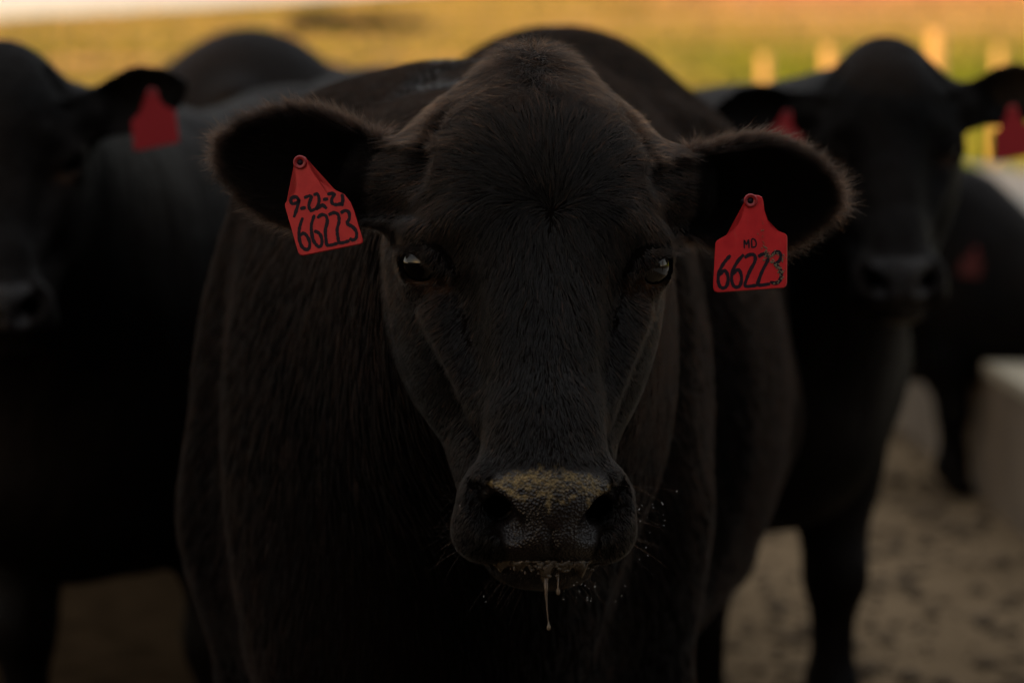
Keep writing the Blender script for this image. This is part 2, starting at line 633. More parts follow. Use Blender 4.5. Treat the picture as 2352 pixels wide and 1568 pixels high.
M_HIDE = hide_material()
M_HIDE_FAR = hide_material('black_hide_smooth', 0.05, 0.58, 16.0, 1.8)
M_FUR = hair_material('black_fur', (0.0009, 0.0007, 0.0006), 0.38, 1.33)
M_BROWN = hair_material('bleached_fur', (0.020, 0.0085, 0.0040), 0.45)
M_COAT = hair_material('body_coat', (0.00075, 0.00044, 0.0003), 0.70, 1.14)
M_EARFUR = hair_material('ear_fur', (0.0052, 0.0027, 0.0016), 0.42)
M_LASH = hair_material('lash', (0.010, 0.008, 0.007), 0.3)
M_EYE = mat('eye', (0.0008, 0.0006, 0.0006), 0.015, 0.40)
M_TAG = mat('tag_plastic', (0.23, 0.007, 0.011), 0.42, 0.45)
M_INK = mat('tag_ink', (0.010, 0.006, 0.012), 0.6, 0.2)
M_SALIVA = mat('saliva', (0.105, 0.082, 0.060), 0.14, 0.45, Transmission_Weight=0.5, IOR=1.34)
M_DROOL = mat('drool', (0.17, 0.125, 0.09), 0.12, 0.5, Transmission_Weight=0.4, IOR=1.34)
M_DROP = mat('droplet', (0.9, 0.9, 0.9), 0.03, 0.6, Transmission_Weight=0.85, IOR=1.33)


def cow(name, label, body, head, ears, res, fine=None, grp=None, p=None):
    """body: frame of the trunk; head: frame of the head (0.01 scale); returns (object, V, Q)"""
    p = p or {}
    cs = [body @ Vector(c) for c in ((-.5, -.55, 0), (.5, -.55, 0), (-.5, 1.75, 1.35), (.5, 1.75, 1.35), (0, -.5, 1.3))]
    cs += [head @ Vector(c) for c in ((-30, -18, -30), (30, -18, -30), (-30, 12, 24), (30, 12, 24), (0, -18, -30), (0, 20, 22))]
    lo = [min(c[i] for c in cs) - 0.04 for i in range(3)]
    hi = [max(c[i] for c in cs) + 0.04 for i in range(3)]
    lo[2] = -0.05
    fx = fine or [None] * 3
    f = Field(*[grid_axis(lo[i], hi[i], res, fx[i]) for i in range(3)])
    body_shapes(f, body, head @ Vector((0, 9, 5)), head @ Vector((0, 8, -6)), p)
    head_shapes(f, head, ears, p.get('ear', 0.48))
    V, Q = f.nets()
    org = np.array(body.translation)
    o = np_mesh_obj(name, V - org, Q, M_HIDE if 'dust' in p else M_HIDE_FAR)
    o.location = body.translation
    # bare-skin mask: R nose pad, G feed dust, B tan skin by the eyes
    inv = np.array(head.inverted())
    P = V @ inv[:3, :3].T + inv[:3, 3]
    x, y, z = np.abs(P[:, 0]), P[:, 1], P[:, 2]
    sm = lambda a, lo_, hi_: np.clip((a - lo_) / (hi_ - lo_), 0, 1)
    wid = np.interp(z, [-25, -22.5, -19.5, -17.6, -16.5], [3.6, 4.0, 5.6, 4.6, 2.0])
    pad = sm(wid - x, -0.25, 0.25) * sm(-11.8 - y, 0, 0.8) * sm(z + 24.9, 0, 0.4) * sm(-16.9 - z, 0, 0.6)
    lips = sm(-24.4 - z, 0, 0.3) * sm(-8 - y, 0, 1) * sm(4.2 - x, 0, 1)
    xs_ = P[:, 0]
    dome = sm((-15.9 - 0.055 * xs_ ** 2) - z, 0, 1.5) * sm(z - (-19.3 + 0.02 * xs_ ** 2), -0.5, 0.7)
    line = np.exp(-((z + 19.5 + 0.35 * np.sin(xs_ * 1.7) - 0.03 * xs_ ** 2) / 0.55) ** 2)
    drip = np.exp(-((xs_ + 0.4) / 0.45) ** 2) * sm(z + 21.6, 0, 0.8) * sm(-19.0 - z, 0, 0.5) + np.exp(-((xs_ - 3.1) / 0.5) ** 2) * sm(z + 21.2, 0, 0.8) * sm(-19.0 - z, 0, 0.5)
    g = np.maximum(np.maximum(dome * 0.64, line * 0.70), drip * 0.66) * sm(-11.6 - y, 0, 0.8) * sm(5.9 - x, 0, 0.8)
    q = (P - np.array([9.0, -3.4, -1.9])) * 1.0
    e = np.minimum(np.linalg.norm((np.abs(P) * [1, 0, 0] + P * [0, 1, 1] - np.array([9.6, -3.0, -2.0])) / [2.6, 2.5, 1.3], axis=1), 3)
    tanm = sm(1.1 - e, 0, 0.8) * 0.45
    g = g * p.get('dust', 0)
    ca = o.data.attributes.new('bare', 'FLOAT_COLOR', 'POINT')
    colr = np.stack([np.maximum(pad, lips), g, tanm, np.ones(len(V))], 1).astype(np.float32)
    ca.data.foreach_set('color', colr.ravel())
    tag(o, label, 'cow', grp)
    # eyeballs
    for s in (-1, 1):
        c = Vector((s * 9.75, -1.35, 0.0))
        if p.get('ear', 0.48) > 0.5:
            c = Vector((s * 9.2, -0.9, 0.0))
        vs, fs = sphere_data(2.12, 32, 24)
        eo = mesh_obj('eye', [head @ (c + v) - body.translation for v in vs], fs, M_EYE, o)
    return o, V, Q


def sphere_data(r, nu, nv):
    V = [Vector((0, 0, r))]
    for j in range(1, nv):
        for i in range(nu):
            a, b = math.pi * j / nv, 2 * math.pi * i / nu
            V.append(Vector((math.sin(a) * math.cos(b), math.sin(a) * math.sin(b), math.cos(a))) * r)
    V.append(Vector((0, 0, -r)))
    F = [(0, 1 + i, 1 + (i + 1) % nu) for i in range(nu)]
    for j in range(nv - 2):
        for i in range(nu):
            a, b = 1 + j * nu + i, 1 + j * nu + (i + 1) % nu
            F.append((a, a + nu, b + nu, b))
    F += [(len(V) - 1, 1 + (nv - 2) * nu + (i + 1) % nu, 1 + (nv - 2) * nu + i) for i in range(nu)]
    return V, F


# ------------------------------------------------------------------ hair strands
def hair_obj(name, P, radius, material, parent):
    """P (n, k, 3) world points; radius (n,) at the root in metres"""
    n, k, _ = P.shape
    hc = bpy.data.hair_curves.new(name)
    hc.add_curves([k] * n)
    W = P - np.array(parent.matrix_world.translation if parent.matrix_world.translation.length else parent.location)
    hc.position_data.foreach_set('vector', W.astype(np.float32).ravel())
    ra = hc.attributes.get('radius') or hc.attributes.new('radius', 'FLOAT', 'POINT')
    taper = np.linspace(1, 0.12, k)
    ra.data.foreach_set('value', (radius[:, None] * taper[None]).astype(np.float32).ravel())
    hc.materials.append(material)
    o = bpy.data.objects.new(name, hc)
    COL.objects.link(o)
    o.parent = parent
    return o


def unit(a):
    return a / np.maximum(np.linalg.norm(a, axis=1, keepdims=True), 1e-9)


def sample_surface(V, Q, sel, n):
    q = Q[sel]
    a, b, c, d = (V[q[:, i]] for i in range(4))
    nrm = np.cross(c - a, d - b)
    area = 0.5 * np.linalg.norm(nrm, axis=1)
    i = RNG.choice(len(q), n, p=area / area.sum())
    s, t = RNG.random((n, 1)), RNG.random((n, 1))
    pts = (a[i] * (1 - s) + b[i] * s) * (1 - t) + (d[i] * (1 - s) + c[i] * s) * t
    vn = np.zeros_like(V)
    fn = np.cross(V[Q[:, 2]] - V[Q[:, 0]], V[Q[:, 3]] - V[Q[:, 1]])
    for j in range(4):
        np.add.at(vn, Q[:, j], fn)
    vn = unit(vn)
    nn = unit((vn[q[i, 0]] * (1 - s) + vn[q[i, 1]] * s) * (1 - t) + (vn[q[i, 3]] * (1 - s) + vn[q[i, 2]] * s) * t)
    return pts, nn


def grow(pts, nrm, flow, length, lift, k=5, droop=0.0, jitter=0.25):
    """strands that leave the skin along nrm*lift + flow and lie down along flow"""
    n = len(pts)
    flow = flow - nrm * (flow * nrm).sum(1, keepdims=True)
    flow = unit(flow + RNG.normal(0, jitter, (n, 3)) * 1.0)
    flow = unit(flow - nrm * (flow * nrm).sum(1, keepdims=True))
    L = (length * RNG.uniform(0.65, 1.2, n))[:, None]
    out = np.empty((n, k, 3))
    cur = pts - nrm * 0.0003
    curl = RNG.normal(0, 0.10, (n, 3))
    for j in range(k):
        out[:, j] = cur
        f = j / (k - 1)
        d = unit(flow + nrm * lift[:, None] * (1.2 - 0.9 * f) + curl * f + np.array([0, 0, -droop]) * f)
        cur = cur + d * L / (k - 1)
    return out


#@@SETTING
# ------------------------------------------------------------------ the setting
def terrain_h(x, y):
    """height of the land: flat yard, then fields climbing to a long ridge, higher to the right"""
    t = np.clip((y - 45) / 380.0, 0, 1.4)
    rise = 13.0 + 0.040 * np.clip(x, -180, 260)
    h = rise * t ** 1.35
    h = h + 0.9 * np.sin(x * 0.021 + y * 0.013) * np.clip((y - 60) / 150, 0, 0.6)
    return h


def patches(t, base):
    """plots on the slope: a green plot beyond the feed road, bare tan soil high on the right"""
    geo = t.nodes.new('ShaderNodeNewGeometry')
    sx = t.nodes.new('ShaderNodeSeparateXYZ')
    t.links.new(geo.outputs['Position'], sx.inputs[0])

    def step(sock, a, b):
        m = t.nodes.new('ShaderNodeMapRange')
        m.inputs[1].default_value, m.inputs[2].default_value = a, b
        t.links.new(sock, m.inputs[0])
        return m.outputs[0]

    def mul(*ss):
        o = ss[0]
        for q in ss[1:]:
            m = t.nodes.new('ShaderNodeMath')
            m.operation = 'MULTIPLY'
            t.links.new(o, m.inputs[0])
            t.links.new(q, m.inputs[1])
            o = m.outputs[0]
        return o
    green = mul(step(sx.outputs['X'], 3, 9), step(sx.outputs['Y'], 190, 90))
    c = mixc(t, green, base, (0.15, 0.20, 0.010))
    soil = mul(step(sx.outputs['X'], 10, 40), step(sx.outputs['Y'], 300, 380))
    return mixc(t, soil, c, (0.50, 0.27, 0.15))


def build_ground():
    ys = np.concatenate([np.linspace(-160, 40, 60), 40 + 1500 * np.linspace(0, 1, 150)[1:] ** 2.2])
    xs = np.concatenate([-np.geomspace(900, 4, 45), np.linspace(-3.5, 3.5, 15), np.geomspace(4, 900, 45)])
    X, Y = np.meshgrid(xs, ys, indexing='ij')
    Z = terrain_h(X, Y)
    V = np.stack([X, Y, Z], -1).reshape(-1, 3)
    nx, ny = len(xs), len(ys)
    i, j = np.meshgrid(np.arange(nx - 1), np.arange(ny - 1), indexing='ij')
    a = (i * ny + j).ravel()
    Q = np.stack([a, a + ny, a + ny + 1, a + 1], 1)
    m = mat('ground', (0.1, 0.08, 0.06), 0.95, 0.0)
    t, n, l, b = nodes(m)
    n1 = noise(t, 1.3, 6, 0.65)
    n2 = noise(t, 9, 6, 0.7)
    dirt = ramp_of(t, n1, [(0.3, (0.125, 0.088, 0.052)), (0.55, (0.185, 0.132, 0.080)), (0.75, (0.23, 0.170, 0.105))])
    manure = ramp_of(t, n2, [(0.28, (0.035, 0.027, 0.020)), (0.62, (1, 1, 1))])
    mul = n.new('ShaderNodeMix')
    mul.data_type = 'RGBA'
    mul.blend_type = 'MULTIPLY'
    mul.inputs[0].default_value = 0.24
    l.new(dirt, mul.inputs[6])
    l.new(manure, mul.inputs[7])
    # fields: grass in long bands across the slope
    f1 = noise(t, 1.0, 3, 0.5, stretch=(0.004, 0.022, 0.0))
    f2 = noise(t, 1.0, 4, 0.6, stretch=(0.03, 0.09, 0.0))
    field = ramp_of(t, f1, [(0.30, (0.12, 0.13, 0.025)), (0.45, (0.22, 0.19, 0.06)), (0.58, (0.32, 0.24, 0.11)), (0.72, (0.36, 0.24, 0.14))])
    field = mixc(t, ramp_of(t, f2, [(0.35, (0, 0, 0)), (0.7, (0.6, 0.6, 0.6))]), field, (0.13, 0.13, 0.03))
    geo = n.new('ShaderNodeNewGeometry')
    sx = n.new('ShaderNodeSeparateXYZ')
    l.new(geo.outputs['Position'], sx.inputs[0])
    mr = n.new('ShaderNodeMapRange')
    mr.inputs[1].default_value = 22
    mr.inputs[2].default_value = 30
    l.new(sx.outputs['Y'], mr.inputs[0])
    # trodden mud, darkened away from the bunk: shade there put into the colour
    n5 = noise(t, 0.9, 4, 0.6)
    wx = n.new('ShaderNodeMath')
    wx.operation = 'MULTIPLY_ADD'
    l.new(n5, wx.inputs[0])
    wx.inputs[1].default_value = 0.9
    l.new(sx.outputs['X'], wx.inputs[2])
    shade_fade = n.new('ShaderNodeMapRange')
    shade_fade.inputs[1].default_value = 0.0
    shade_fade.inputs[2].default_value = 0.95
    l.new(wx.outputs[0], shade_fade.inputs[0])
    mud = ramp_of(t, n2, [(0.35, (0.010, 0.0065, 0.0035)), (0.65, (0.024, 0.015, 0.008))])  # dark end of the mix, carrying the shade of the left side
    pen_floor = mixc(t, shade_fade.outputs[0], mud, mul.outputs[2])
    c = mixc(t, mr.outputs[0], pen_floor, patches(t, field))
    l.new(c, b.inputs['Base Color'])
    bump(t, b, n2, 0.35, 0.04)
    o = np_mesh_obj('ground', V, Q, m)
    tag(o, kind='structure')


build_ground()


def build_grass():
    """standing grass of the lit fields: leaning blades, nobody could count them"""
    n = 130000
    d = 24 * (520 / 24) ** RNG.random(n)
    x = (RNG.random(n) - 0.5) * 2 * (0.30 * d + 10)
    keep = ~((np.abs(x - 4.5) < 3.2) & (d < 70))
    d, x = d[keep], x[keep]
    n = len(d)
    z = terrain_h(x, d)
    h = RNG.uniform(0.18, 0.42, n) * (1 + d / 260)
    w = RNG.uniform(0.05, 0.11, n) * (1 + d / 70)
    a = RNG.uniform(0, math.pi, n)
    lean = RNG.normal(0, 0.35, (n, 2)) * h[:, None]
    base = np.stack([x, d, z - 0.02], 1)
    side = np.stack([np.cos(a), np.sin(a), np.zeros(n)], 1) * w[:, None]
    top = base + np.stack([lean[:, 0], lean[:, 1], h], 1)
    V = np.stack([base - side, base + side, top + side * 0.5, top - side * 0.5], 1).reshape(-1, 3)
    Q = np.arange(4 * n).reshape(-1, 4)
    m = mat('grass', (0.2, 0.2, 0.04), 0.8, 0.2)
    t, nn, l, b = nodes(m)
    f1 = noise(t, 1.0, 3, 0.5, stretch=(0.006, 0.030, 0.0))
    f2 = noise(t, 1.0, 3, 0.6, stretch=(0.05, 0.12, 0.0))
    c1 = ramp_of(t, f1, [(0.38, (0.19, 0.19, 0.020)), (0.46, (0.32, 0.25, 0.06)), (0.54, (0.44, 0.30, 0.13)), (0.64, (0.54, 0.32, 0.19))])
    c2 = ramp_of(t, f2, [(0.40, (0, 0, 0)), (0.65, (0.7, 0.7, 0.7))])
    g0 = mixc(t, c2, c1, (0.22, 0.19, 0.030))
    l.new(patches(t, g0), b.inputs['Base Color'])
    o = np_mesh_obj('field_grass', V, Q, m)
    tag(o, 'sunlit yellow green grass over the rising fields', 'grass', kind='stuff')


build_grass()


def build_clods():
    """loose clods and dung crumbs over the pen floor"""
    n = 1800
    x = RNG.uniform(0.35, 1.40, n)
    y = RNG.uniform(4.6, 14, n)
    r = np.abs(RNG.normal(0.008, 0.009, n)) + 0.005
    ico = np.array([(0, 0, 1), (1, 0, 0.1), (0.2, 1, 0), (-1, 0.1, 0.15), (-0.1, -1, 0), (0, 0, -0.6)])
    T = np.array([(0, 1, 2), (0, 2, 3), (0, 3, 4), (0, 4, 1), (5, 2, 1), (5, 3, 2), (5, 4, 3), (5, 1, 4)])
    a = RNG.uniform(0, 6.28, n)
    ca, sa = np.cos(a), np.sin(a)
    P = ico[None] * RNG.uniform(0.6, 1.3, (n, 6, 3)) * r[:, None, None]
    P = np.stack([P[..., 0] * ca[:, None] - P[..., 1] * sa[:, None], P[..., 0] * sa[:, None] + P[..., 1] * ca[:, None], P[..., 2] * 0.7], -1)
    P = P + np.stack([x, y, r * 0.15], 1)[:, None]
    F = (T[None] + (np.arange(n) * 6)[:, None, None]).reshape(-1, 3)
    m = mat('clod', (0.085, 0.062, 0.040), 0.95, 0.2)
    o = np_mesh_obj('dirt_clods', P.reshape(-1, 3), F, m)
    tag(o, 'loose dirt clods scattered over the pen floor', 'dirt', kind='stuff')


build_clods()

M_CONC = mat('concrete', (0.40, 0.37, 0.33), 0.9, 0.3)
t_, n_, l_, b_ = nodes(M_CONC)
l_.new(ramp_of(t_, noise(t_, 2.2, 7, 0.7), [(0.3, (0.090, 0.066, 0.044)), (0.6, (0.155, 0.118, 0.082)), (0.8, (0.22, 0.17, 0.12))]), b_.inputs['Base Color'])
bump(t_, b_, noise(t_, 40, 5), 0.4, 0.01)


M_LIP = mat('worn_concrete', (0.30, 0.26, 0.19), 0.85, 0.3)


def extrude_profile(prof, y0, y1):
    """closed profile in (x, z) swept along y"""
    n = len(prof)
    V = [(x, y0, z) for x, z in prof] + [(x, y1, z) for x, z in prof]
    F = [(i, (i + 1) % n, n + (i + 1) % n, n + i) for i in range(n)]
    F += [tuple(reversed(range(n))), tuple(range(n, 2 * n))]
    return V, F


def build_bunk():
    """concrete feed bunk along the pen: segments with a low front wall, a trough and a higher back wall"""
    prof = [(1.42, -0.05), (2.28, -0.05), (2.28, 0.44), (2.17, 0.44), (2.13, 0.28), (2.05, 0.20), (1.72, 0.18), (1.62, 0.22), (1.56, 0.365), (1.53, 0.385), (1.43, 0.385), (1.42, 0.365)]
    root = empty('feed_bunk', (1.85, 5.0, 0))
    tag(root, 'long pale concrete feed bunk beside the pen', 'feed bunk')
    for k in range(11):
        y0 = 5.0 + k * 2.44
        v, f = extrude_profile(prof, y0, y0 + 2.425)
        o = mesh_obj('bunk_segment', [(a - 1.85, b - 5.0, c) for a, b, c in v], f, M_CONC, root, smooth=False)
        v, f = box_data(0.135, 2.40, 0.035, (1.48 - 1.85, y0 - 5.0 + 1.21, 0.4015))
        mesh_obj('bunk_lip', v, f, M_LIP, root, smooth=False)
    v = [(2.30, -2, 0.012), (7.6, -2, 0.012), (7.6, 75, 0.012), (2.30, 75, 0.012)]
    m = mat('gravel', (0.34, 0.30, 0.26), 0.95, 0.2)
    t, n, l, b = nodes(m)
    l.new(ramp_of(t, noise(t, 5, 8, 0.75), [(0.3, (0.24, 0.21, 0.18)), (0.7, (0.42, 0.38, 0.33))]), b.inputs['Base Color'])
    bump(t, b, noise(t, 60, 4), 0.6, 0.02)
    tag(mesh_obj('feed_road', v, [(0, 1, 2, 3)], m, smooth=False), kind='structure')


build_bunk()

M_WOOD = mat('post_wood', (0.36, 0.22, 0.10), 0.85, 0.3)
t_, n_, l_, b_ = nodes(M_WOOD)
l_.new(ramp_of(t_, noise(t_, 14, 5, 0.6, stretch=(6, 6, 0.5)), [(0.3, (0.58, 0.36, 0.13)), (0.7, (0.80, 0.50, 0.18))]), b_.inputs['Base Color'])
bump(t_, b_, noise(t_, 18, 4, stretch=(6, 6, 0.4)), 0.6, 0.01)
M_CABLE = mat('cable', (0.22, 0.21, 0.20), 0.5, 0.5, Metallic=0.8)


def build_fence():
    """wooden posts along the bunk with two steel cables between them"""
    grp = 'fence posts along the feed bunk'
    ys = [16.5 + 5.5 * k for k in range(0, 3)]
    for k, y in enumerate(ys):
        top = 1.56 + random.uniform(-0.03, 0.03)
        r = 0.054 + random.uniform(-0.004, 0.006)
        x = 2.33
        lean = random.uniform(-0.015, 0.015)
        v, f = tube([(0, 0, -0.02), (lean * 0.4, 0, 0.5), (lean, 0, top - 0.02), (lean, 0, top)], [r * 1.05, r, r * 0.97, r * 0.86], 14)
        o = mesh_obj('fence_post', v, f, M_WOOD)
        o.location = (x, y, 0)
        tag(o, 'round wooden fence post behind the feed bunk, %s along from the eating cow' % ('first', 'second', 'third')[k], 'fence post', grp)
    v, f = tube([(0, 0, -0.02), (0.01, 0, 0.9), (0.02, 0, 1.86), (0.02, 0, 1.88)], [0.085, 0.08, 0.075, 0.06], 14)
    o = mesh_obj('fence_post', v, f, M_WOOD)
    o.location = (7.78, 48, 0)
    tag(o, 'lone taller wooden post across the feed road', 'fence post', grp)
    for z in (0.95, 1.22):
        pts = []
        for y0, y1 in zip(ys[:-1], ys[1:]):
            for s in range(6):
                q = s / 6
                pts.append((2.33 + 0.085, y0 + (y1 - y0) * q, z - 0.03 * 4 * q * (1 - q)))
        v, f = tube(pts, [0.006] * len(pts), 6)
        tag(mesh_obj('fence_cable', v, f, M_CABLE), 'thin steel cable strung along the fence posts at %s height' % ('rail' if z < 1 else 'upper'), 'cable')


build_fence()


def build_bush(loc, w, h, label):
    root = empty('shrub', loc)
    tag(root, label, 'shrub', 'dark shrubs on the far field')
    n = 1500
    u = unit(RNG.normal(0, 1, (n, 3)))
    rr = RNG.random(n) ** 0.4
    lump = 1 + 0.28 * np.sin(u[:, 0] * 5 + w) * np.cos(u[:, 1] * 4 + h)
    c = u * (rr * lump)[:, None] * np.array([w / 2, w / 3, h / 2]) + np.array([0, 0, h * 0.52])
    c[:, 2] = np.maximum(c[:, 2], 0.1)
    a, b = unit(RNG.normal(0, 1, (n, 3))) * 0.3, unit(RNG.normal(0, 1, (n, 3))) * 0.3
    V = np.stack([c - a, c - b, c + a, c + b], 1).reshape(-1, 3)
    np_mesh_obj('foliage', V, np.arange(4 * n).reshape(-1, 4), M_LEAF, root)
    for k in range(3):
        v, f = tube([(0, 0, -0.1), (0.2 * (k - 1), 0.1, h * 0.4), (0.5 * (k - 1) * w / 3, 0, h * 0.8)], [0.08, 0.05, 0.02], 6)
        mesh_obj('stem', v, f, M_WOOD, root)


M_LEAF = mat('shrub_leaf', (0.035, 0.035, 0.014), 0.7, 0.3)
for u, Y, w, h, lab in ((742, 222, 5.0, 1.9, 'low dark shrub beside another shrub on the far field'), (838, 230, 6.4, 1.6, 'wide low dark shrub on the far field'),
                        (925, 238, 4.0, 1.1, 'small dark shrub at the end of the shrub row')):
    x = (u - 1176) / FPX * Y
    build_bush((x, Y, float(terrain_h(np.array(x), np.array(Y)))), w, h, lab)


def build_sun_blocker():
    """unseen shed shape, added behind the camera to keep the low sun off the foreground"""
    d = 34.0
    c = -tdir * d + Vector((0.5, 4.3, 0)) * 0
    top = 1.30 + (d + 4.5 + 3.7) * math.tan(SUN_EL)  # ridge height set by where its shadow edge should fall
    L, W = 90.0, 9.0
    root = empty('sun_blocker', c)
    root.rotation_euler.z = -SUN_TRAVEL
    tag(root, 'unseen long low block added behind the camera to shade the foreground', 'shed')
    msid = mat('siding', (0.16, 0.12, 0.09), 0.85, 0.3)
    mroof = mat('roof_metal', (0.30, 0.30, 0.30), 0.5, 0.5)
    v, f = box_data(L, W, top - 0.5, (0, -W / 2, (top - 0.5) / 2 - 0.01))
    mesh_obj('wall', v, f, msid, root, smooth=False)
    e = top - 0.5
    prof = [(0.35, e), (0.35, e + 0.08), (-W / 2, top), (-W - 0.35, e + 0.08), (-W - 0.35, e)]
    V = [(-L / 2 - 0.3, y, z) for y, z in prof] + [(L / 2 + 0.3, y, z) for y, z in prof]
    n = len(prof)
    F = [(i, (i + 1) % n, n + (i + 1) % n, n + i) for i in range(n)] + [tuple(reversed(range(n))), tuple(range(n, 2 * n))]
    mesh_obj('roof', V, F, mroof, root, smooth=False)


build_sun_blocker()


def build_sky_blocker():
    """unseen barn shape, added close behind the camera to cut low frontal skylight"""
    x0, x1, y1, d, e, rz = -4.0, 26.0, -5.0, 14.0, 5.6, 8.2  # extent chosen for how much sky it covers
    root = empty('sky_blocker', ((x0 + x1) / 2, y1 - d / 2, 0))
    tag(root, 'unseen tall dark block added behind the camera to cut low sky light', 'sky blocker')
    mw = mat('blocker_board', (0.055, 0.040, 0.030), 0.9, 0.2)
    mr = mat('blocker_roof', (0.06, 0.055, 0.05), 0.7, 0.3)
    L = x1 - x0
    v, f = box_data(L, d, e, (0, 0, e / 2 - 0.01))
    mesh_obj('wall', v, f, mw, root, smooth=False)
    V = [(sx * (L / 2 + 0.4), y, z) for sx in (-1, 1) for y, z in ((d / 2 + 0.5, e - 0.1), (0, rz), (-d / 2 - 0.5, e - 0.1), (0, e + 0.02))]
    F = [(0, 1, 2, 3), (7, 6, 5, 4), (0, 4, 5, 1), (1, 5, 6, 2), (2, 6, 7, 3), (3, 7, 4, 0)]
    mesh_obj('roof', V, F, mr, root, smooth=False)
    v, f = box_data(4.2, 0.1, 4.0, (0, d / 2 + 0.06, 2.0))
    mesh_obj('door', v, f, mr, root, smooth=False)


build_sky_blocker()

# ------------------------------------------------------------------ the herd
GRP = 'black cattle standing in the pen'
# the cow in front
P_EYE = at(1228, 608, 2.65)
H_MAIN = frame(P_EYE, R(6.0), R(-3.6), R(1.0), 0.01)
EARS_MAIN = ((R(12), R(8), R(-8)), (R(0), R(6), R(10)))
B_MAIN = frame(Vector((-0.07, 3.42, 0)), R(-6.5), 0, 0, 1.02)
fine = [(P_EYE.x - 0.31, P_EYE.x + 0.31, 0.0042), (P_EYE.y - 0.18, P_EYE.y + 0.13, 0.0042), (P_EYE.z - 0.30, P_EYE.z + 0.22, 0.0042)]
main, MV, MQ = cow('cow', 'black cow with tags 66223 in both ears facing the camera, drool at its mouth', B_MAIN, H_MAIN, EARS_MAIN, 0.018, fine, GRP, {'wide': 0.96, 'dust': 1.0})


def head_coords(H, P):
    inv = np.array(H.inverted())
    return P @ inv[:3, :3].T + inv[:3, 3]


